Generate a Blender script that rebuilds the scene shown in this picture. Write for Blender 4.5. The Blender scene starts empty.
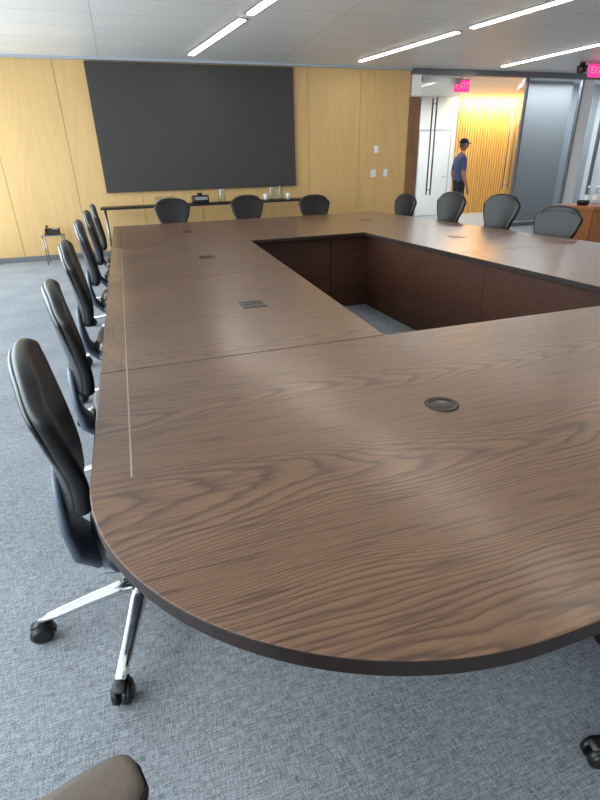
import bpy, bmesh, math, random
from mathutils import Vector, Matrix
random.seed(3)
sc=bpy.context.scene
COL=bpy.context.collection
# ------------------------------------------------------------ materials
def lin(c):
    return tuple(((v/255)/12.92 if v/255<=.04045 else ((v/255+.055)/1.055)**2.4) for v in c)+(1,)
def new_mat(name):
    m=bpy.data.materials.new(name); m.use_nodes=True
    nt=m.node_tree; b=nt.nodes['Principled BSDF']; return m,nt,b
def N(nt,t,**k):
    n=nt.nodes.new(t)
    for a,v in k.items(): setattr(n,a,v)
    return n
def plain(name,rgb,rough=.5,metal=0,var=.06,scale=30,bump=0,coat=0,spec=.5):
    m,nt,b=new_mat(name)
    tc=N(nt,'ShaderNodeTexCoord'); no=N(nt,'ShaderNodeTexNoise'); no.inputs['Scale'].default_value=scale; no.inputs['Detail'].default_value=4
    nt.links.new(tc.outputs['Object'],no.inputs['Vector'])
    r=N(nt,'ShaderNodeValToRGB'); c=lin(rgb)
    r.color_ramp.elements[0].color=tuple(x*(1-var) for x in c[:3])+(1,)
    r.color_ramp.elements[1].color=tuple(min(1,x*(1+var)) for x in c[:3])+(1,)
    r.color_ramp.elements[0].position=.3; r.color_ramp.elements[1].position=.7
    nt.links.new(no.outputs['Fac'],r.inputs[0]); nt.links.new(r.outputs[0],b.inputs['Base Color'])
    b.inputs['Roughness'].default_value=rough; b.inputs['Metallic'].default_value=metal
    b.inputs['Coat Weight'].default_value=coat; b.inputs['Specular IOR Level'].default_value=spec
    if bump:
        bu=N(nt,'ShaderNodeBump'); bu.inputs['Strength'].default_value=bump; bu.inputs['Distance'].default_value=.002
        nt.links.new(no.outputs['Fac'],bu.inputs['Height']); nt.links.new(bu.outputs[0],b.inputs['Normal'])
    return m
def emit(name,rgb,s):
    m,nt,b=new_mat(name); b.inputs['Base Color'].default_value=lin(rgb)
    b.inputs['Emission Color'].default_value=lin(rgb); b.inputs['Emission Strength'].default_value=s
    return m
def wood(name,light,mid,dark,axis='x',ring=9,rough=.4,island=True,stretch=.16,pore=.5,coat=.0,amt=1.0,spec=.5,nscale=2.1,dist=.35,cath=0):
    m,nt,b=new_mat(name); L=nt.links.new
    tc=N(nt,'ShaderNodeTexCoord'); g=N(nt,'ShaderNodeNewGeometry')
    add=N(nt,'ShaderNodeVectorMath',operation='ADD'); L(tc.outputs['Object'],add.inputs[0])
    if island:
        mu=N(nt,'ShaderNodeMath',operation='MULTIPLY'); mu.inputs[1].default_value=37; L(g.outputs['Random Per Island'],mu.inputs[0]); L(mu.outputs[0],add.inputs[1])
    mp=N(nt,'ShaderNodeMapping'); L(add.outputs[0],mp.inputs[0])
    s={'x':(stretch,1,1),'y':(1,stretch,1),'z':(1,1,stretch)}[axis]; mp.inputs['Scale'].default_value=s
    no=N(nt,'ShaderNodeTexNoise'); no.inputs['Scale'].default_value=nscale; no.inputs['Detail'].default_value=2.0; no.inputs['Distortion'].default_value=dist; no.inputs['Roughness'].default_value=.38
    L(mp.outputs[0],no.inputs[0])
    mpf=N(nt,'ShaderNodeMapping'); L(add.outputs[0],mpf.inputs[0]); mpf.inputs['Scale'].default_value={'x':(9,34,34),'y':(34,9,34),'z':(34,34,9)}[axis]
    nf=N(nt,'ShaderNodeTexNoise'); nf.inputs['Scale'].default_value=1; nf.inputs['Detail'].default_value=2; L(mpf.outputs[0],nf.inputs[0])
    fm=N(nt,'ShaderNodeMath',operation='MULTIPLY'); fm.inputs[1].default_value=1.0; L(nf.outputs['Fac'],fm.inputs[0])
    mm=N(nt,'ShaderNodeMath',operation='MULTIPLY_ADD'); mm.inputs[1].default_value=ring*6; L(no.outputs['Fac'],mm.inputs[0]); L(fm.outputs[0],mm.inputs[2])
    src=mm.outputs[0]
    if cath:
        # plain-sawn veneer: nested arches, ring = a*v^2 + b*u + noise
        sp=N(nt,'ShaderNodeSeparateXYZ'); L(add.outputs[0],sp.inputs[0])
        def math_(op,a,b_=None,c=None):
            n=N(nt,'ShaderNodeMath',operation=op)
            for i,v in enumerate((a,b_,c)):
                if v is None: continue
                if isinstance(v,(int,float)): n.inputs[i].default_value=v
                else: L(v,n.inputs[i])
            return n.outputs[0]
        uu,vv=(sp.outputs[0],sp.outputs[1]) if axis=='x' else (sp.outputs[1],sp.outputs[0])
        mw=N(nt,'ShaderNodeMapping'); L(add.outputs[0],mw.inputs[0]); mw.inputs['Scale'].default_value=(1.3,1.8,1) if axis=='x' else (1.8,1.3,1)
        nw=N(nt,'ShaderNodeTexNoise'); nw.inputs['Scale'].default_value=1; nw.inputs['Detail'].default_value=1.5; L(mw.outputs[0],nw.inputs[0])
        w=cath
        vs=math_('MULTIPLY_ADD',nw.outputs['Fac'],.36,vv)
        vm=math_('WRAP',vs,w/2,-w/2)
        v2=math_('MULTIPLY',vm,vm)
        t1=math_('MULTIPLY',v2,470)
        t2=math_('MULTIPLY_ADD',uu,7.5,t1)
        src=math_('ADD',t2,mm.outputs[0])
    sn=N(nt,'ShaderNodeMath',operation='FRACT'); L(src,sn.inputs[0])
    rr=N(nt,'ShaderNodeValToRGB'); e=rr.color_ramp.elements
    e[0].position=0; e[0].color=(.05,.05,.05,1); e[1].position=1; e[1].color=(.05,.05,.05,1)
    x=e.new(.3); x.color=(.65,.65,.65,1); x=e.new(.8); x.color=(.85,.85,.85,1)
    L(sn.outputs[0],rr.inputs[0])
    mp2=N(nt,'ShaderNodeMapping'); L(add.outputs[0],mp2.inputs[0])
    s2={'x':(7,170,170),'y':(170,7,170),'z':(190,190,6)}[axis]; mp2.inputs['Scale'].default_value=s2
    n2=N(nt,'ShaderNodeTexNoise'); n2.inputs['Scale'].default_value=1; n2.inputs['Detail'].default_value=2; L(mp2.outputs[0],n2.inputs[0])
    mp3=N(nt,'ShaderNodeMapping'); L(add.outputs[0],mp3.inputs[0]); mp3.inputs['Scale'].default_value={'x':(.5,5,5),'y':(5,.5,5),'z':(5,5,.4)}[axis]
    n3=N(nt,'ShaderNodeTexNoise'); n3.inputs['Scale'].default_value=1; n3.inputs['Detail'].default_value=3; L(mp3.outputs[0],n3.inputs[0])
    c1=N(nt,'ShaderNodeMix',data_type='RGBA'); c1.inputs[6].default_value=lin(mid); c1.inputs[7].default_value=lin(light)
    L(n3.outputs['Fac'],c1.inputs[0])
    inv=N(nt,'ShaderNodeMath',operation='SUBTRACT'); inv.inputs[0].default_value=.85; L(rr.outputs[0],inv.inputs[1])
    iv=N(nt,'ShaderNodeMath',operation='MULTIPLY',use_clamp=True); iv.inputs[1].default_value=amt; L(inv.outputs[0],iv.inputs[0])
    c2=N(nt,'ShaderNodeMix',data_type='RGBA'); L(iv.outputs[0],c2.inputs[0]); L(c1.outputs[2],c2.inputs[6]); c2.inputs[7].default_value=lin(dark)
    pr=N(nt,'ShaderNodeMapRange'); pr.inputs[1].default_value=.5; pr.inputs[2].default_value=.70; pr.inputs[4].default_value=pore; L(n2.outputs['Fac'],pr.inputs[0])
    c3=N(nt,'ShaderNodeMix',data_type='RGBA'); L(pr.outputs[0],c3.inputs[0]); L(c2.outputs[2],c3.inputs[6]); c3.inputs[7].default_value=lin(dark)
    L(c3.outputs[2],b.inputs['Base Color'])
    b.inputs['Roughness'].default_value=rough; b.inputs['Coat Weight'].default_value=coat; b.inputs['Coat Roughness'].default_value=.2
    b.inputs['Specular IOR Level'].default_value=spec
    bu=N(nt,'ShaderNodeBump'); bu.inputs['Strength'].default_value=.12; bu.inputs['Distance'].default_value=.001; L(n2.outputs['Fac'],bu.inputs['Height']); L(bu.outputs[0],b.inputs['Normal'])
    return m
def glass(name,tint=(.93,.97,.98)):
    m,nt,b=new_mat(name); nt.nodes.remove(b); out=nt.nodes['Material Output']
    t=N(nt,'ShaderNodeBsdfTransparent'); t.inputs[0].default_value=tint+(1,)
    gl=N(nt,'ShaderNodeBsdfGlossy'); gl.inputs['Roughness'].default_value=.03
    lw=N(nt,'ShaderNodeLayerWeight'); lw.inputs[0].default_value=.5
    pw=N(nt,'ShaderNodeMath',operation='POWER'); pw.inputs[1].default_value=5; nt.links.new(lw.outputs['Facing'],pw.inputs[0])
    ma=N(nt,'ShaderNodeMath',operation='MULTIPLY_ADD',use_clamp=True); ma.inputs[1].default_value=.9; ma.inputs[2].default_value=.04; nt.links.new(pw.outputs[0],ma.inputs[0])
    mx=N(nt,'ShaderNodeMixShader'); nt.links.new(ma.outputs[0],mx.inputs[0]); nt.links.new(t.outputs[0],mx.inputs[1]); nt.links.new(gl.outputs[0],mx.inputs[2])
    nt.links.new(mx.outputs[0],out.inputs[0]); return m
def carpet():
    m,nt,b=new_mat('carpet_mat'); L=nt.links.new
    tc=N(nt,'ShaderNodeTexCoord')
    def nz(scale,det=2,rot=0):
        mp=N(nt,'ShaderNodeMapping'); mp.inputs['Scale'].default_value=scale; L(tc.outputs['Object'],mp.inputs[0])
        n=N(nt,'ShaderNodeTexNoise'); n.inputs['Scale'].default_value=1; n.inputs['Detail'].default_value=det; L(mp.outputs[0],n.inputs[0]); return n.outputs['Fac']
    a=nz((26,170,1)); c=nz((170,40,1)); d=nz((2.5,2.5,1),4); e=nz((330,330,1),1)
    mx=N(nt,'ShaderNodeMath',operation='ADD'); L(a,mx.inputs[0]); L(c,mx.inputs[1])
    s0=N(nt,'ShaderNodeMath',operation='MULTIPLY'); s0.inputs[1].default_value=.6; L(mx.outputs[0],s0.inputs[0])
    s1=N(nt,'ShaderNodeMath',operation='ADD'); L(s0.outputs[0],s1.inputs[0]); L(e,s1.inputs[1])
    s2=N(nt,'ShaderNodeMath',operation='MULTIPLY_ADD'); L(d,s2.inputs[0]); s2.inputs[1].default_value=.3; L(s1.outputs[0],s2.inputs[2])
    r=N(nt,'ShaderNodeMapRange'); r.inputs[1].default_value=1.0; r.inputs[2].default_value=1.5; L(s2.outputs[0],r.inputs[0])
    cr=N(nt,'ShaderNodeValToRGB'); cr.color_ramp.elements[0].color=lin((100,103,107)); cr.color_ramp.elements[1].color=lin((172,175,180)); L(r.outputs[0],cr.inputs[0])
    L(cr.outputs[0],b.inputs['Base Color']); b.inputs['Roughness'].default_value=.95; b.inputs['Specular IOR Level'].default_value=.15
    bu=N(nt,'ShaderNodeBump'); bu.inputs['Strength'].default_value=.4; bu.inputs['Distance'].default_value=.003; L(s1.outputs[0],bu.inputs['Height']); L(bu.outputs[0],b.inputs['Normal'])
    return m
def ceiling_mat():
    m,nt,b=new_mat('ceiling_panel_mat'); L=nt.links.new
    tc=N(nt,'ShaderNodeTexCoord'); br=N(nt,'ShaderNodeTexBrick'); mp=N(nt,'ShaderNodeMapping')
    L(tc.outputs['Object'],mp.inputs[0]); L(mp.outputs[0],br.inputs[0]); br.offset=0
    br.inputs['Scale'].default_value=1; br.inputs['Brick Width'].default_value=2.86; br.inputs['Row Height'].default_value=.6; br.inputs['Mortar Size'].default_value=.006
    br.inputs['Color1'].default_value=lin((224,222,220)); br.inputs['Color2'].default_value=lin((218,217,216)); br.inputs['Mortar'].default_value=lin((184,183,183))
    L(br.outputs[0],b.inputs['Base Color']); b.inputs['Roughness'].default_value=.45
    return m
M={}
M['top']=wood('table_oak_mat',(142,104,77),(119,86,62),(46,30,23),'x',ring=.9,rough=.33,pore=.6,amt=.8,coat=.4,stretch=.3,nscale=2.0,dist=.12,cath=.42)
M['topy']=wood('table_oak_border_mat',(132,96,70),(112,80,58),(46,30,23),'y',ring=4,rough=.33,pore=.55,amt=.5,coat=.4)
M['edge']=wood('table_edge_mat',(46,32,29),(38,26,24),(26,18,16),'x',ring=2,rough=.45,amt=.4)
M['panel']=wood('table_panel_mat',(92,56,39),(74,44,31),(44,26,19),'x',ring=3,rough=.45,amt=.5)
M['maple']=wood('wall_maple_mat',(220,184,126),(210,171,112),(184,143,88),'z',ring=1.5,rough=.45,amt=.25,pore=.25,stretch=.1)
M['slat']=wood('corridor_slat_mat',(226,184,110),(214,168,92),(180,130,62),'z',ring=1.5,rough=.5,amt=.3,pore=.2)
M['cred']=wood('credenza_wood_mat',(176,112,66),(160,98,56),(120,70,38),'x',ring=2,rough=.4,amt=.4)
M['door']=wood('door_wood_mat',(150,110,74),(132,94,62),(90,60,36),'z',ring=2,rough=.45,amt=.4)
M['carpet']=carpet(); M['ceil']=ceiling_mat()
M['leather']=plain('black_leather_mat',(24,22,23),.4,bump=.25,scale=220,var=.2)
M['shell']=plain('chair_shell_mat',(28,29,33),.28,var=.1)
M['bluegrey']=plain('bluegrey_plastic_mat',(80,88,102),.42,var=.06)
M['chrome']=plain('polished_aluminium_mat',(228,228,228),.16,metal=1,var=.02)
M['steel']=plain('brushed_steel_mat',(150,152,155),.3,metal=1)
M['blackp']=plain('black_plastic_mat',(18,18,20),.42,var=.15)
M['armpad']=plain('armrest_pad_mat',(108,95,84),.5,var=.08,bump=.1,scale=120)
M['screen']=plain('dark_fabric_panel_mat',(62,59,58),.75,var=.05,scale=60)
M['white']=plain('white_paint_mat',(228,228,228),.6,var=.02)
M['greyp']=plain('grey_paint_mat',(170,178,186),.6,var=.04)
M['darkg']=plain('grey_panel_mat',(142,145,148),.35,var=.06)
M['frame']=plain('window_frame_mat',(120,124,128),.35,metal=.7)
M['grommet']=plain('grommet_mat',(58,54,52),.35,metal=.5)
M['inlay']=plain('inlay_mat',(178,162,146),.4,metal=.2)
M['light']=emit('light_strip_mat',(255,246,232),15)
M['exit']=emit('exit_sign_mat',(255,40,120),1.6)
M['glass']=glass('clear_glass_mat'); M['tint']=glass('tinted_glass_mat',(.8,.84,.86))
M['skin']=plain('skin_mat',(176,124,98),.5); M['shirt']=plain('blue_polo_mat',(74,90,128),.8,scale=60); M['pants']=plain('dark_trousers_mat',(34,36,46),.8)
M['cap']=plain('navy_cap_mat',(24,28,48),.7); M['hair']=plain('grey_hair_mat',(90,84,80),.7); M['eye']=plain('eye_mat',(20,18,18),.2)
M['shoe']=plain('shoe_mat',(30,26,24),.5); M['lbl']=plain('white_label_mat',(235,235,235),.5,var=.01)
M['water']=glass('drinking_glass_mat',(.9,.95,.97))
# ------------------------------------------------------------ mesh builder
class B:
    def __init__(s): s.bm=bmesh.new(); s.mats=[]
    def mi(s,k):
        if k not in s.mats: s.mats.append(k)
        return s.mats.index(k)
    def add(s,verts,faces,k,smooth=False):
        vs=[s.bm.verts.new(v) for v in verts]; i=s.mi(k); fs=[]
        for f in faces:
            try: ff=s.bm.faces.new([vs[j] for j in f]); ff.material_index=i; ff.smooth=smooth; fs.append(ff)
            except ValueError: pass
        return vs,fs
    def box(s,x0,x1,y0,y1,z0,z1,k,bev=0,seg=2,R=None):
        v=[(x,y,z) for z in(z0,z1) for y in(y0,y1) for x in(x0,x1)]
        if R is not None: v=[R@Vector(p) for p in v]
        vs,fs=s.add(v,[(0,2,3,1),(4,5,7,6),(0,1,5,4),(2,6,7,3),(0,4,6,2),(1,3,7,5)],k)
        if bev:
            es=list({e for f in fs for e in f.edges}); r=bmesh.ops.bevel(s.bm,geom=es,offset=bev,segments=seg,affect='EDGES',profile=.5)
            for f in r['faces']: f.material_index=s.mi(k); f.smooth=True
    def cyl(s,p0,p1,r0,r1,k,n=20,cap=True,smooth=True):
        p0=Vector(p0);p1=Vector(p1);d=(p1-p0).normalized(); a=d.orthogonal().normalized(); b=d.cross(a)
        v=[p+ (a*math.cos(2*math.pi*i/n)+b*math.sin(2*math.pi*i/n))*r for p,r in((p0,r0),(p1,r1)) for i in range(n)]
        f=[(i,(i+1)%n,n+(i+1)%n,n+i) for i in range(n)]
        vs,fs=s.add(v,f,k,smooth)
        if cap:
            for lo,rev in((0,1),(n,0)):
                l=[vs[lo+i] for i in range(n)]
                if rev:l=l[::-1]
                q=s.bm.faces.new(l); q.material_index=s.mi(k)
    def rev(s,prof,c,k,n=24,axis='z'):
        v=[];f=[]
        for r,h in prof:
            for i in range(n):
                a=2*math.pi*i/n; p=(r*math.cos(a),r*math.sin(a),h)
                if axis=='x': p=(h,p[0],p[1])
                if axis=='y': p=(p[0],h,p[1])
                v.append(Vector(p)+Vector(c))
        for j in range(len(prof)-1):
            for i in range(n): f.append((j*n+i,j*n+(i+1)%n,(j+1)*n+(i+1)%n,(j+1)*n+i))
        s.add(v,f,k,True)
    def sweep(s,pts,wh,side,k,n=12,pw=3.0):
        pts=[Vector(p) for p in pts]; side=Vector(side).normalized(); v=[];f=[]
        for i,p in enumerate(pts):
            t=(pts[min(i+1,len(pts)-1)]-pts[max(i-1,0)]).normalized(); up=t.cross(side).normalized(); sd=up.cross(t).normalized(); w,h=wh[i]
            for j in range(n):
                a=2*math.pi*(j+.5)/n; c,q=math.cos(a),math.sin(a)
                v.append(p+sd*(math.copysign(abs(c)**(2/pw),c)*w/2)+up*(math.copysign(abs(q)**(2/pw),q)*h/2))
        for i in range(len(pts)-1):
            for j in range(n): f.append((i*n+j,i*n+(j+1)%n,(i+1)*n+(j+1)%n,(i+1)*n+j))
        f.append(tuple(range(n))[::-1]); f.append(tuple((len(pts)-1)*n+j for j in range(n)))
        s.add(v,f,k,True)
    def mesh(s,name,merge=False):
        bmesh.ops.recalc_face_normals(s.bm,faces=s.bm.faces[:])
        me=bpy.data.meshes.new(name); s.bm.to_mesh(me); s.bm.free()
        for k in s.mats: me.materials.append(M[k])
        return me
    def obj(s,name,parent=None,loc=None):
        o=bpy.data.objects.new(name,s.mesh(name)); COL.objects.link(o)
        if parent: o.parent=parent
        if loc: o.location=loc
        return o
def empty(name,loc=(0,0,0),rz=0):
    o=bpy.data.objects.new(name,None); COL.objects.link(o); o.location=loc; o.rotation_euler=(0,0,rz); o.empty_display_size=.1; return o
def inst(name,me,parent,loc=(0,0,0)):
    o=bpy.data.objects.new(name,me); COL.objects.link(o); o.parent=parent; o.location=loc; return o
# ------------------------------------------------------------ room
W=9.635; C=2.96; XL=-2.6; XR=11.4; YB=-3.2; YC=13.2
def slab(name,*a,k='white',bev=0):
    b=B(); b.box(*a,k,bev); return b.obj(name)
slab('floor',XL-.2,XR+.2,YB-.2,YC+.2,-.1,0,k='carpet')
slab('ceiling',XL-.2,XR+.2,YB-.2,YC+.2,C,C+.1,k='ceil')
slab('wall_back',XL-.2,XR+.2,YB-.2,YB,0,C)
slab('wall_right',XR,XR+.2,YB,YC+.2,0,C)
b=B(); b.box(XL,5.5,W+.02,W+.15,0,C,'blackp')
xs=[XL]+[5.5-1.03*k for k in range(7,-1,-1)]
for a,c in zip(xs[:-1],xs[1:]): b.box(a+.003,c-.003,W,W+.02,.0,C-.002,'maple')
b.obj('wall_far')
slab('trim_1',XL,5.5,W-.012,W,0,.09,k='steel')
slab('trim_2',XL,5.5,W-.06,W,C-.035,C,k='greyp')
b=B(); b.box(XL-.2,XL,YB,YC,0,.12,'white'); b.box(XL-.2,XL,YB,YC,2.72,C,'white')
ys=[YB+.1+1.6*i for i in range(9)]
for y in ys: b.box(XL-.2,XL,y-.06,y+.06,.12,2.72,'frame')
b.box(XL-.2,XL,9.66,YC+.2,.12,2.72,'white')
b.obj('wall_left')
for i,y in enumerate(ys[:-1]):
    b=B(); b.box(XL-.12,XL-.11,y+.06,y+1.54,.12,2.72,'glass'); b.obj('window_%d'%(i+1))
b=B(); b.box(XL,9.05,YC,YC+.15,0,C,'white'); b.box(9.05,13.,YC+.02,YC+.15,0,C,'slat')
x=9.07
while x<XR: b.box(x,x+.05,YC-.03,YC+.02,0,C,'slat'); x+=.085
b.obj('wall_corridor')
slab('wall_corridor_side',5.5,5.62,W+.15,YC,0,C)
b=B(); b.box(-.225,3.155,W-.06,W-.001,1.033,2.904,'screen',.004); b.obj('presentation_screen')
def plate(name,x,z,w,h,k='lbl'):
    b=B(); b.box(x-w/2,x+w/2,W-.012,W-.0005,z-h/2,z+h/2,k,.003); b.box(x-w/6,x+w/6,W-.018,W-.01,z-h/4,z+h/4,'white',.002); b.obj(name)
plate('thermostat',4.83,1.62,.09,.12); plate('light_switch',4.78,1.2,.11,.13); plate('light_switch',5.05,1.2,.09,.13)
# ------------------------------------------------------------ glass front
b=B()
b.box(5.5,XR,W-.03,W+.06,C-.1,C,'frame')
for x in (8.2,9.62,10.35): b.box(x-.02,x+.02,W-.02,W+.05,0,C-.1,'frame')
b.box(9.62,9.95,W+.0,W+.04,0,C-.1,'white')
b.box(8.2,XR,W-.02,W+.05,0,.08,'frame')
b.obj('trim_3')
for i,(a,c,k) in enumerate([(8.22,9.59,'tint'),(9.98,10.32,'glass'),(10.38,XR,'tint')]):
    slab('window_%d'%(20+i),a,c,W+.01,W+.022,.08,C-.1,k=k)
slab('wall_glass_screen',8.95,10.25,W+.9,W+.96,0,C,k='darkg')
slab('wall_glass_screen_side',10.25,XR,W+1.2,W+1.26,0,C,k='greyp')
slab('door_1',5.5,5.74,W-.03,W+.12,0,2.5,k='door')
def gdoor(name,x,y,w,rz,hx):
    e=empty(name,(x,y,0),rz); b=B()
    b.box(0,w,-.006,.006,.01,C-.13,'glass'); o=b.obj('glass_leaf',e)
    b=B(); b.box(0,w,-.02,.02,.005,.11,'steel',.003); b.box(0,w,-.02,.02,C-.21,C-.11,'steel',.003); b.obj('rails',e)
    b=B()
    for s in(-1,1):
        b.cyl((hx,s*.06,.75),(hx,s*.06,2.5),.016,.016,'frame',12)
        for z in(.85,2.4): b.cyl((hx,0,z),(hx,s*.06,z),.01,.01,'frame',10)
    b.obj('pull_handle',e)
gdoor('glass_door',5.76,W+.02,.95,math.radians(8),.35)
gdoor('glass_door',8.16,W+.02,.98,math.radians(58),.9)
e=empty('door_2',(7.9,YC,0)); b=B(); b.box(-.05,1.0,-.03,0,0,2.2,'greyp',.004); b.obj('frame',e); b=B(); b.box(0,.95,-.045,-.03,0.01,2.14,'white',.003); b.cyl((.86,-.045,1.02),(.86,-.1,1.02),.012,.012,'steel'); b.cyl((.86,-.1,1.02),(.75,-.1,1.02),.01,.01,'steel'); b.obj('leaf',e)
b=B(); b.box(7.48,7.66,YC-.02,YC-.001,1.45,1.65,'blackp',.004); b.box(7.5,7.64,YC-.024,YC-.02,1.5,1.6,'exit'); b.obj('wall_sign')
def exit_sign(x,y,z,rz=0):
    e=empty('exit_sign',(x,y,0),rz); b=B(); b.box(-.17,.17,-.025,.025,z-.1,z+.1,'exit',.006); b.box(-.18,.18,-.03,.03,z+.1,z+.115,'steel'); b.cyl((0,0,z+.11),(0,0,C),.01,.01,'steel',10); b.obj('housing',e)
    cu=bpy.data.curves.new('letters','FONT'); cu.body='EXIT'; cu.size=.16; cu.extrude=.002; cu.align_x='CENTER'; cu.align_y='CENTER'; cu.materials.append(M['lbl'])
    t=bpy.data.objects.new('letters',cu); COL.objects.link(t); t.parent=e; t.location=(0,-.028,z); t.rotation_euler=(math.pi/2,0,0)
exit_sign(6.85,9.95,2.74); exit_sign(8.75,8.5,2.82)
b=B(); b.cyl((8.5,8.6,C),(8.5,8.6,C-.05),.05,.05,'blackp'); b.rev([(.075,-.16),(.09,-.1),(.09,-.05),(.0,-.05)],(8.5,8.6,C),'blackp'); b.rev([(0,-.175),(.045,-.17),(.075,-.16)],(8.5,8.6,C),'blackp'); b.obj('ceiling_speaker')
# ------------------------------------------------------------ ceiling lights
def strip(x0,y0,x1,y1):
    d=Vector((x1-x0,y1-y0,0)); L=d.length; e=empty('linear_ceiling_light',(x0,y0,C),math.atan2(d.y,d.x))
    b=B(); b.box(0,L,-.07,.07,-.012,0,'steel',.002); b.obj('housing',e)
    b=B(); b.box(.02,L-.02,-.045,.045,-.02,-.012,'light'); b.obj('diffuser',e)
for xb,sl in ((1.36,-.168),(4.22,-.24),(7.14,-.17)):
    y=9.15
    while y>-2:
        y2=y-2.1; strip(xb+(y-9.15)*sl,y,xb+(y2-9.15)*sl,y2); y=y2-.2
# ------------------------------------------------------------ table
T=.74; TH=.03
X0,X1=-.153,3.37; YF=6.67; XB=2.155; YN,YI=1.552,4.49; SX=-.072; Y0=.32; R=.60
XA0,XA1=.84,1.034
xa=lambda y: XA0+(XA1-XA0)*(y-YN)/(YI-YN)
tbl=empty('conference_table')
b=B()
def poly_slab(pts,k='top'):
    n=len(pts); v=[(x,y,T) for x,y in pts]+[(x,y,T-TH) for x,y in pts]
    vs,fs=b.add(v,[tuple(range(n))],k)
    fb=b.bm.faces.new([vs[n+i] for i in range(n)][::-1]); fb.material_index=b.mi('edge')
    for i in range(n):
        j=(i+1)%n; f=b.bm.faces.new([vs[i],vs[n+i],vs[n+j],vs[j]]); f.material_index=b.mi('edge')
g=.0012
pts=[(X0,YN-g)]
for i in range(29):
    a=math.pi+math.pi/2*i/28; pts.append((X0+R+R*math.cos(a),Y0+R+R*math.sin(a)))
for i in range(29):
    a=1.5*math.pi+math.pi/2*i/28; pts.append((X1-R+R*math.cos(a),Y0+R+R*math.sin(a)))
pts.append((X1,YN-g))
poly_slab(pts)
def rect(x0,x1,y0,y1,k='top',x2=None):
    x2=x1 if x2 is None else x2
    poly_slab([(x0+g,y0+g),(x1-g,y0+g),(x2-g,y1-g),(x0+g,y1-g)],k)
YM=3.02
for ya_,yb in((YN,YM),(YM,YI)):
    rect(X0,SX,ya_,yb,'topy'); rect(SX,xa(ya_),ya_,yb,'top',xa(yb)); rect(XB,X1-.081,ya_,yb); rect(X1-.081,X1,ya_,yb,'topy')
XM=(X0+X1)/2
rect(X0,SX,YI,YF,'topy'); rect(X1-.081,X1,YI,YF,'topy')
rect(SX,XM,YI,YF); rect(XM,X1-.081,YI,YF)
o=b.obj('table_top',tbl)
bv=o.modifiers.new('bev','BEVEL'); bv.width=.0025; bv.segments=2; bv.limit_method='ANGLE'
b=B(); b.box(SX-.0017,SX+.0017,.91,YI,T-.0005,T+.0004,'inlay'); b.box(X1-.081-.0017,X1-.081+.0017,.91,YI,T-.0005,T+.0004,'inlay'); b.obj('inlay_strip',tbl)
b=B(); zt=T-TH
b.box(XB+.10,XB+.125,YN-.12,2.798,0,zt,'panel'); b.box(XB+.10,XB+.125,2.802,YI+.2,0,zt,'panel'); b.box(XB+.105,XB+.125,2.79,2.81,0,zt,'blackp'); b.box(.70,.725,YN-.12,YI+.2,0,zt,'panel')
b.box(.72,1.87,YI+.16,YI+.185,0,zt,'panel'); b.box(1.874,XB+.1,YI+.15,YI+.18,0,zt,'panel')
b.box(.7,XB+.1,YN-.2,YN-.175,0,zt,'panel')
for x,y in ((.55,1.15),(1.61,1.1),(2.75,1.15),(.52,3),(2.7,3),(.55,5.6),(1.6,5.6),(2.7,5.6)):
    b.box(x-.12,x+.12,y-.12,y+.12,0,zt,'panel',.004)
b.obj('base_panels',tbl)
def grom_round(x,y,r=.046):
    b=B(); b.rev([(0,T+.001),(r*.72,T+.001),(r*.74,T+.0005),(r*.78,T+.0025),(r,T+.0028),(r*1.03,T)],(x,y,0),'grommet',40); b.obj('round_grommet',tbl)
def grom_sq(x,y,w=.11,d=.13):
    b=B(); b.box(x-w/2,x+w/2,y-d/2,y+d/2,T-.002,T+.002,'grommet',.001); b.box(x-w*.38,x+w*.38,y-.004,y+.004,T+.002,T+.003,'blackp'); b.box(x-w*.4,x+w*.4,y+d*.3,y+d*.32,T+.002,T+.003,'blackp'); b.obj('power_box',tbl)
grom_round(.70,.97,.043); grom_sq(.50,2.21); grom_sq(.52,3.72); grom_sq(2.68,3.76); grom_sq(.6,5.55); grom_sq(2.7,5.6); grom_round(2.5,.97); grom_sq(2.7,2.2)
# ------------------------------------------------------------ office chair meshes
BR=.305
def chair_base():
    b=B()
    b.rev([(0,.16),(.026,.16),(.036,.15),(.044,.12),(.046,.085),(.036,.07),(0,.07)],(0,0,0),'chrome')
    for i in range(5):
        a=2*math.pi*i/5; c,s=math.cos(a),math.sin(a); P=lambda r,z:(r*c,r*s,z)
        b.sweep([P(.02,.118),P(.08,.116),P(.16,.104),P(.25,.088),P(BR+.012,.080)],[(.056,.045),(.048,.036),(.040,.027),(.035,.021),(.028,.018)],(-s,c,0),'chrome',16)
        b.cyl(P(BR,.085),P(BR,.05),.009,.009,'blackp',12)
        t=Vector((-s,c,0)); ce=Vector(P(BR,.034)) ; rd=Vector((c,s,0))
        ce=ce+rd*.012
        for sg in(-1,1):
            b.cyl(ce+t*sg*.006,ce+t*sg*.020,.033,.033,'blackp',24); b.cyl(ce+t*sg*.020,ce+t*sg*.027,.033,.020,'blackp',24)
        b.sweep([ce+rd*(-.037)+Vector((0,0,-.004)),ce+rd*(-.028)+Vector((0,0,.026)),ce+Vector((0,0,.038)),ce+rd*.026+Vector((0,0,.027))],[(.03,.006)]*4,t,'blackp',10)
    b.cyl((0,0,.15),(0,0,.25),.027,.027,'blackp',24)
    return b.mesh('star_base')
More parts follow.
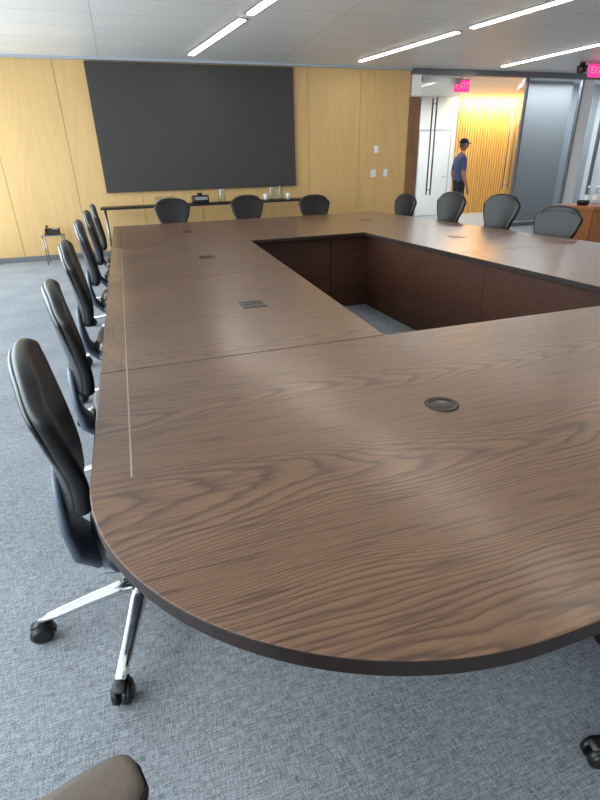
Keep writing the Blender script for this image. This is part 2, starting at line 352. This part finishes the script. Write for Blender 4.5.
def chair_col():
    b=B(); b.cyl((0,0,.2),(0,0,.40),.017,.017,'chrome',20)
    b.sweep([(0,.13,.395),(0,.05,.385),(0,-.06,.385),(0,-.12,.39)],[(.15,.03),(.19,.05),(.19,.055),(.14,.035)],(1,0,0),'bluegrey',16)
    b.cyl((.09,.02,.385),(.27,.03,.38),.006,.006,'blackp',8); b.sweep([(.24,.03,.38),(.31,.03,.378)],[(.03,.012)]*2,(0,1,0),'blackp',8)
    return b.mesh('tilt_mechanism')
def subsurfed(bmB,name,lv=2,solid=0):
    me=bmB.mesh(name); o=bpy.data.objects.new('tmp',me); COL.objects.link(o)
    if solid: s=o.modifiers.new('s','SOLIDIFY'); s.thickness=solid; s.offset=0
    m=o.modifiers.new('ss','SUBSURF'); m.levels=lv; m.render_levels=lv
    dg=bpy.context.evaluated_depsgraph_get(); r=bpy.data.meshes.new_from_object(o.evaluated_get(dg)); r.name=name
    bpy.data.objects.remove(o); 
    for p in r.polygons:p.use_smooth=True
    return r
def interp(tab,t):
    for (a,x),(c,y) in zip(tab[:-1],tab[1:]):
        if t<=c: f=(t-a)/(c-a); f=f*f*(3-2*f); return x+(y-x)*f
    return tab[-1][1]
def lerp(tab,t):
    for (a,x),(c,y) in zip(tab[:-1],tab[1:]):
        if t<=c: return x+(y-x)*(t-a)/(c-a)
    return tab[-1][1]
def back_surface(k,off=0,scale=1,thick=.05,name='b'):
    b=B(); nu,nv=9,13; v=[];f=[]
    for j in range(nv):
        t=j/(nv-1); z=.565+.465*t
        hw=interp([(0,.13),(.3,.165),(.6,.215),(.82,.24),(1,.165)],t)*scale
        yc=lerp([(0,-.135),(.15,-.126),(.3,-.126),(.5,-.138),(.75,-.155),(.9,-.163),(1,-.160)],t)-off
        for i in range(nu):
            u=-1+2*i/(nu-1)
            zz=z-.035*abs(u)**3*t + .03*abs(u)**3*(1-t)
            zz=.79+(zz-.79)*(scale if scale<1 else 1)
            v.append((hw*u,yc+.028*u*u*(1-.3*t),zz))
    for j in range(nv-1):
        for i in range(nu-1): f.append((j*nu+i,j*nu+i+1,(j+1)*nu+i+1,(j+1)*nu+i))
    b.add(v,f,k,True)
    return subsurfed(b,name,2,thick)
def chair_seat():
    b=B(); nu,nv=9,9;v=[];f=[]
    for j in range(nv):
        t=-1+2*j/(nv-1)
        for i in range(nu):
            u=-1+2*i/(nu-1)
            x=.235*u*math.sqrt(1-.28*t*t); y=.11+.225*t*math.sqrt(1-.28*u*u)
            z=.455+.012*u*u-.03*max(0,t)**3
            v.append((x,y,z))
    for j in range(nv-1):
        for i in range(nu-1): f.append((j*nu+i,j*nu+i+1,(j+1)*nu+i+1,(j+1)*nu+i))
    b.add(v,f,'leather',True); return subsurfed(b,'seat',2,.07)
def chair_frame():
    b=B()
    b.sweep([(0,-.05,.39),(0,-.11,.40),(0,-.155,.45),(0,-.168,.54),(0,-.166,.62),(0,-.160,.68)],[(.15,.03),(.20,.04),(.23,.042),(.22,.036),(.17,.03),(.10,.02)],(1,0,0),'bluegrey',16)
    b.sweep([(0,.24,.408),(0,.07,.405),(0,-.10,.412)],[(.30,.02),(.40,.026),(.30,.02)],(1,0,0),'bluegrey',16)
    for s in(-1,1):
        b.sweep([(s*.13,.06,.40),(s*.23,.06,.405),(s*.262,.065,.45),(s*.266,.08,.55),(s*.265,.095,.645)],[(.07,.022),(.07,.022),(.06,.024),(.05,.022),(.05,.02)],(0,1,0),'bluegrey',14)
    return b.mesh('arm_frame')
PY=.105
def chair_pads():
    b=B()
    for s in(-1,1):
        x=s*.265; n=[(-.125,.03),(-.118,.052),(-.10,.066),(-.06,.076),(0,.082),(.07,.080),(.100,.072),(.115,.062),(.123,.046),(.127,.03)]
        b.sweep([(x,y+PY,.652) for y,_ in n],[(w,.014 if i in(0,9) else .020) for i,(_,w) in enumerate(n)],(1,0,0),'blackp',16,3)
        b.sweep([(x,y*.97+PY,.668) for y,_ in n],[(w*.95,.008 if i in(0,9) else .022) for i,(_,w) in enumerate(n)],(1,0,0),'armpad',16,3)
    return b.mesh('armrest_pads')
mb=chair_base();mc=chair_col();ms=chair_seat();mf=chair_frame();mp_=chair_pads()
mk=back_surface('leather',0,1,.045,'backrest'); mk2=back_surface('shell',.024,.94,.018,'back_shell')
def chair(x,y,face,top=1.0,spin=0):
    e=empty('office_chair',(x,y,0),math.radians(face-90)); dz=top-1.045
    o=inst('star_base',mb,e); o.rotation_euler=(0,0,math.radians(spin))
    for n,m in(('tilt_mechanism',mc),('seat',ms),('arm_frame',mf),('armrest_pads',mp_),('backrest',mk),('back_shell',mk2)): inst(n,m,e,(0,0,dz))
    return e
for x,y,f,t,s in [(-.128,1.29,8,.955,49),(-.15,2.08,8,.965,40),(-.165,2.95,3,1.015,20),(-.16,3.95,4,1.045,5),(-.15,4.85,2,1.055,33),(-.14,5.8,3,1.06,50)]: chair(x,y,f,t,s)
for x,y,f,t,s in [(.60,6.85,-90,1.035,10),(1.60,6.85,-88,1.035,30),(2.56,6.85,-92,1.0,0)]: chair(x,y,f,t,s)
for x,y,f,t,s in [(3.58,6.44,188,.985,10),(3.58,5.36,190,1.035,33),(3.57,4.46,190,1.04,5),(3.57,3.68,194,.965,50)]: chair(x,y,f,t,s)
chair(-.218,.058,19,1.045,20)
chair(1.165,.36,90,1.0,21)
# ------------------------------------------------------------ side tables + items
zt=.83
for xa_,xb_ in((-.35,.85),(.93,2.1),(2.18,3.35)):
    e=empty('console_table',((xa_+xb_)/2,9.2,0)); h=(xb_-xa_)/2; b=B()
    b.box(-h,h,-.25,.25,zt-.03,zt,'blackp',.003)
    for x in(-h+.06,h-.06):
        for y in(-.2,.2): b.cyl((x,y,0),(x,y,zt-.03),.014,.014,'steel',12)
        b.box(x-.012,x+.012,-.2,.2,zt-.06,zt-.035,'steel')
    b.box(-h+.06,h-.06,.19,.21,zt-.06,zt-.035,'steel')
    b.obj('top_and_legs',e)
def tumbler(x,y,z,h=.13,r=.035):
    b=B(); b.rev([(0,0),(r*.85,0),(r,h),(r*.93,h),(r*.8,.01),(0,.01)],(x,y,z),'water',20); b.obj('drinking_glass')
for x in(.56,.64,.72,.80): tumbler(x,9.15,zt)
def pitcher(x,y,z):
    b=B(); b.rev([(0,0),(.055,0),(.068,.03),(.06,.14),(.05,.2),(.055,.23),(.05,.23),(.045,.2),(.055,.14),(.06,.03),(0,.01)],(x,y,z),'water',24)
    b.sweep([(x+.05,y,z+.2),(x+.1,y,z+.19),(x+.105,y,z+.1),(x+.06,y,z+.06)],[(.015,.01)]*4,(0,1,0),'water',8); b.obj('water_pitcher')
pitcher(1.65,9.15,zt); pitcher(2.55,9.15,zt); pitcher(2.72,9.2,zt)
def cup(x,y,z):
    b=B(); b.rev([(0,0),(.028,0),(.04,.1),(.036,.1),(.026,.01),(0,.01)],(x,y,z),'lbl',20); b.obj('paper_cup')
cup(2.42,9.1,zt); cup(2.84,9.1,zt)
b=B(); b.box(1.15,1.42,9.1,9.35,zt,zt+.12,'blackp',.012); b.box(1.18,1.39,9.09,9.1,zt+.05,zt+.1,'darkg'); b.cyl((1.28,9.22,zt+.12),(1.28,9.22,zt+.16),.05,.04,'blackp'); b.obj('coffee_brewer')
e=empty('side_table',(-1.16,9.25,0)); b=B(); b.box(-.17,.17,-.15,.15,.44,.455,'steel',.003)
for x in(-.15,.15):
    for y in(-.13,.13): b.cyl((x,y,0),(x,y,.44),.009,.009,'steel',10)
b.obj('frame',e)
e=empty('telephone',(-1.16,9.25,.455)); b=B()
b.add([(-.11,-.1,0),(.11,-.1,0),(.11,.1,0),(-.11,.1,0),(-.11,-.1,.02),(.11,-.1,.02),(.11,.1,.09),(-.11,.1,.09)],[(0,3,2,1),(4,5,6,7),(0,1,5,4),(1,2,6,5),(2,3,7,6),(3,0,4,7)],'blackp')
b.box(0.0,.09,.02,.07,.07,.09,'darkg'); b.obj('body',e)
b=B(); b.sweep([(-.075,-.09,.075),(-.075,-.06,.09),(-.075,.05,.125),(-.075,.09,.12)],[(.045,.035),(.03,.02),(.03,.02),(.045,.035)],(1,0,0),'blackp',12); b.obj('handset',e)
CX,CY=5.25,4.75
e=empty('credenza',(CX,CY,0)); b=B(); b.box(0,2.2,0,.6,.77,.81,'cred',.004); b.box(.03,2.17,.03,.57,.08,.77,'cred'); b.box(.08,2.1,.06,.54,0,.08,'blackp')
for i in range(4): b.box(.05+.53*i,.56+.53*i,.012,.03,.1,.75,'cred',.003); b.cyl((.5+.53*i,0,.5),(.5+.53*i,0,.6),.006,.006,'steel',8)
b.obj('cabinet',e)
def bottle(x,y,z):
    b=B(); b.rev([(0,0),(.03,0),(.033,.02),(.033,.12),(.028,.15),(.013,.19),(.013,.205),(0,.205)],(x,y,z),'water',20); b.rev([(.0145,.195),(.0145,.215),(0,.215)],(x,y,z),'lbl',16); b.rev([(.0335,.05),(.0335,.11)],(x,y,z),'lbl',20); b.obj('water_bottle')
for i in range(4): bottle(CX+.24+.09*i,CY+.35-.04*(i%2),.81)
b=B(); b.rev([(0,0),(.06,0),(.075,.05),(.07,.055),(.055,.01),(0,.01)],(CX+.14,CY+.3,.81),'blackp'); b.obj('bowl')
# ------------------------------------------------------------ person
def skinned(name,pts,edges,root=0,lv=2):
    me=bpy.data.meshes.new(name); me.from_pydata([p[:3] for p in pts],edges,[]); o=bpy.data.objects.new('tmp',me); COL.objects.link(o)
    m=o.modifiers.new('sk','SKIN'); m.use_smooth_shade=True
    for i,p in enumerate(pts):
        r=p[3]; r=(r,r) if not isinstance(r,tuple) else r
        me.skin_vertices[0].data[i].radius=r; me.skin_vertices[0].data[i].use_root=(i==root)
    s=o.modifiers.new('ss','SUBSURF'); s.levels=lv; s.render_levels=lv
    dg=bpy.context.evaluated_depsgraph_get(); r=bpy.data.meshes.new_from_object(o.evaluated_get(dg)); bpy.data.objects.remove(o); r.name=name
    for p in r.polygons:p.use_smooth=True
    return r
def person(x,y,rz):
    e=empty('standing_man',(x,y,0),rz)
    P=[(0,0,.97,.145),(0,0,1.12,.14),(.01,0,1.28,.15),(.0,0,1.42,.125),(-.01,0,1.50,.07),(.01,0,1.58,.058)]
    E=[(0,1),(1,2),(2,3),(3,4),(4,5)]
    for s in(-1,1):
        n=len(P); P+=[(-.005,s*.17,1.43,.068),(-.03,s*.225,1.30,.056),(-.05,s*.25,1.13,.046),(.0,s*.265,1.01,.038),(.05,s*.265,.89,.028),(.07,s*.262,.84,.032)]
        E+=[(3,n)]+[(n+i,n+i+1) for i in range(5)]
        n=len(P); P+=[(.0,s*.095,.88,.105),(.015,s*.1,.70,.085),(.02,s*.105,.50,.065),(-.02,s*.11,.28,.058),(-.03,s*.115,.10,.045),(.05,s*.12,.045,.04),(.15,s*.13,.035,.035)]
        E+=[(0,n)]+[(n+i,n+i+1) for i in range(6)]
    me=skinned('body',P,E)
    for k in('skin','shirt','pants','shoe'): me.materials.append(M[k])
    for p in me.polygons:
        c=p.center; arm=abs(c.y)>.175 and c.z<1.5
        if c.z<.11: i=3
        elif arm and c.z>.7 and abs(c.y)>.19: i=1 if c.z>1.2 else 0
        elif c.z<.97: i=2
        elif c.z<1.5: i=1
        else: i=0
        p.material_index=i
    inst('body',me,e)
    b=B(); b.rev([(.142,.955),(.15,.96),(.15,.99),(.142,.995)],(0,0,0),'blackp',32); b.rev([(.085,1.49),(.072,1.53),(.066,1.53),(.07,1.49)],(0,0,0),'shirt',24); b.obj('belt_and_collar',e)
    for s in(-1,1):
        w=Vector((.06,s*.262,.86)); P=[tuple(w)+(.022,),(.078,s*.262,.80,(.03,.018))]; E=[(0,1)]
        for k in range(4):
            xo=-.03+.021*k; L=[.075,.085,.09,.07][3-k]
            a=(.085+xo,s*.262,.785,.0095); n=len(P)
            P+=[a,(.09+xo,s*.258,.785-L*.45,.0085),(.094+xo,s*.248,.785-L*.75,.0075),(.094+xo,s*.235,.785-L,.0065)]; E+=[(1,n),(n,n+1),(n+1,n+2),(n+2,n+3)]
        n=len(P); P+=[(.105,s*.25,.815,.011),(.125,s*.235,.785,.01),(.13,s*.225,.76,.008)]; E+=[(0,n),(n,n+1),(n+1,n+2)]
        me=skinned('hand',P,E,0,1); me.materials.append(M['skin']); inst('hand',me,e)
    bm=bmesh.new(); bmesh.ops.create_uvsphere(bm,u_segments=32,v_segments=24,radius=1)
    for v in bm.verts:
        x_,y_,z_=v.co
        px=.098*x_; py=.076*y_; pz=.122*z_
        if z_<0: py*=1-.25*z_*z_; px*= (1-.12*z_*z_)
        if x_>0:
            px+=.018*max(0,x_-.6)*2*(1 if z_<0 else .5)
            d=abs(y_)/.18; h=1-abs(z_+.12)/.22
            if d<1 and h>0: px+=.026*(1-d*d)*h
            for sy in(-1,1):
                q=((y_-sy*.38)/.2)**2+((z_-.05)/.14)**2
                if q<1: px-=.010*(1-q)
            q=(y_/.35)**2+((z_+.48)/.06)**2
            if q<1: px-=.006*(1-q)
            if z_<-.7: px+=.012*(1-abs(y_))
        v.co=(px+.03,py,pz+1.70)
    me=bpy.data.meshes.new('head'); bm.to_mesh(me); bm.free()
    for p in me.polygons:p.use_smooth=True
    me.materials.append(M['skin']); me.materials.append(M['hair'])
    for p in me.polygons:
        c=p.center; p.material_index=1 if (c.x<.03 and c.z>1.66 ) or (c.x<-.02 and c.z>1.64) else 0
    inst('head',me,e)
    b=B()
    for s in(-1,1):
        b.sweep([(.03,s*.073,1.665),(.02,s*.083,1.69),(.018,s*.085,1.715),(.03,s*.076,1.73)],[(.018,.012),(.028,.014),(.03,.014),(.02,.01)],(1,0,0),'skin',10)
        b.rev([(0,-.008),(.006,-.006),(.008,0),(.006,.006),(0,.008)],(.109,s*.029,1.706),'eye',10)
    b.obj('ears_and_eyes',e)
    b=B()
    v=[];f=[];n=28;rings=8
    for j in range(rings+1):
        t=j/rings*math.pi/2
        for i in range(n):
            a=2*math.pi*i/n; v.append((.028+.108*math.cos(a)*math.cos(t),.086*math.sin(a)*math.cos(t),1.735+.10*math.sin(t)))
    for j in range(rings):
        for i in range(n): f.append((j*n+i,j*n+(i+1)%n,(j+1)*n+(i+1)%n,(j+1)*n+i))
    b.add(v,f,'cap',True)
    v=[];f=[]
    for j in range(6):
        r=j/5
        for i in range(11):
            a=-1.15+2.3*i/10; v.append((.028+(.104+.085*r*math.cos(a*.9))*math.cos(a*.9),(.084+.0*r)*math.sin(a),1.742-.022*r*r-.012*abs(math.sin(a))**2+.006))
    for j in range(5):
        for i in range(10): f.append((j*11+i,j*11+i+1,(j+1)*11+i+1,(j+1)*11+i))
    b.add(v,f,'cap',True)
    o=b.obj('baseball_cap',e); s=o.modifiers.new('s','SOLIDIFY'); s.thickness=.004
    return e
person(7.26,10.3,math.radians(-8))
# ------------------------------------------------------------ lights
def area(name,loc,rot,sx,sy,p,col):
    l=bpy.data.lights.new(name,'AREA'); l.shape='RECTANGLE'; l.size=sx; l.size_y=sy; l.energy=p; l.color=col
    o=bpy.data.objects.new(name,l); COL.objects.link(o); o.location=loc; o.rotation_euler=rot; return o
area('window_daylight',(XL-.35,3.2,1.5),(0,-math.pi/2,0),2.5,12.5,600,(.92,.96,1))
area('corridor_cove_light',(10.2,YC-.25,C-.05),(math.radians(25),0,0),2.3,.08,90,(1,.84,.55))
area('corridor_fill',(7.8,11.6,C-.05),(0,0,0),2,.6,80,(.95,.97,1))
area('corridor_fill',(9.6,10.1,C-.05),(0,0,0),2.6,.3,60,(.97,.98,1))  # added lamp to brighten the grey walls behind the glass, no fitting there
w=bpy.data.worlds.new('world'); sc.world=w; w.use_nodes=True; bg=w.node_tree.nodes['Background']; bg.inputs[0].default_value=(.84,.91,1,1); bg.inputs[1].default_value=1.3
# ------------------------------------------------------------ camera
pi_,ya,ro=.4394,.3134,-.0301
fw=Vector((math.sin(ya)*math.cos(pi_),math.cos(ya)*math.cos(pi_),-math.sin(pi_))); r=Vector((math.cos(ya),-math.sin(ya),0)); u=r.cross(fw)
r2=r*math.cos(ro)+u*math.sin(ro); u2=-r*math.sin(ro)+u*math.cos(ro)
cd=bpy.data.cameras.new('camera'); cam=bpy.data.objects.new('camera',cd); COL.objects.link(cam)
cam.matrix_world=Matrix(((r2.x,u2.x,-fw.x,0),(r2.y,u2.y,-fw.y,0),(r2.z,u2.z,-fw.z,1.3),(0,0,0,1)))
cd.sensor_fit='VERTICAL'; cd.sensor_height=24; cd.lens=489.33/800*24; cd.clip_start=.02
sc.camera=cam
sc.view_settings.view_transform='Standard'; sc.view_settings.exposure=.17
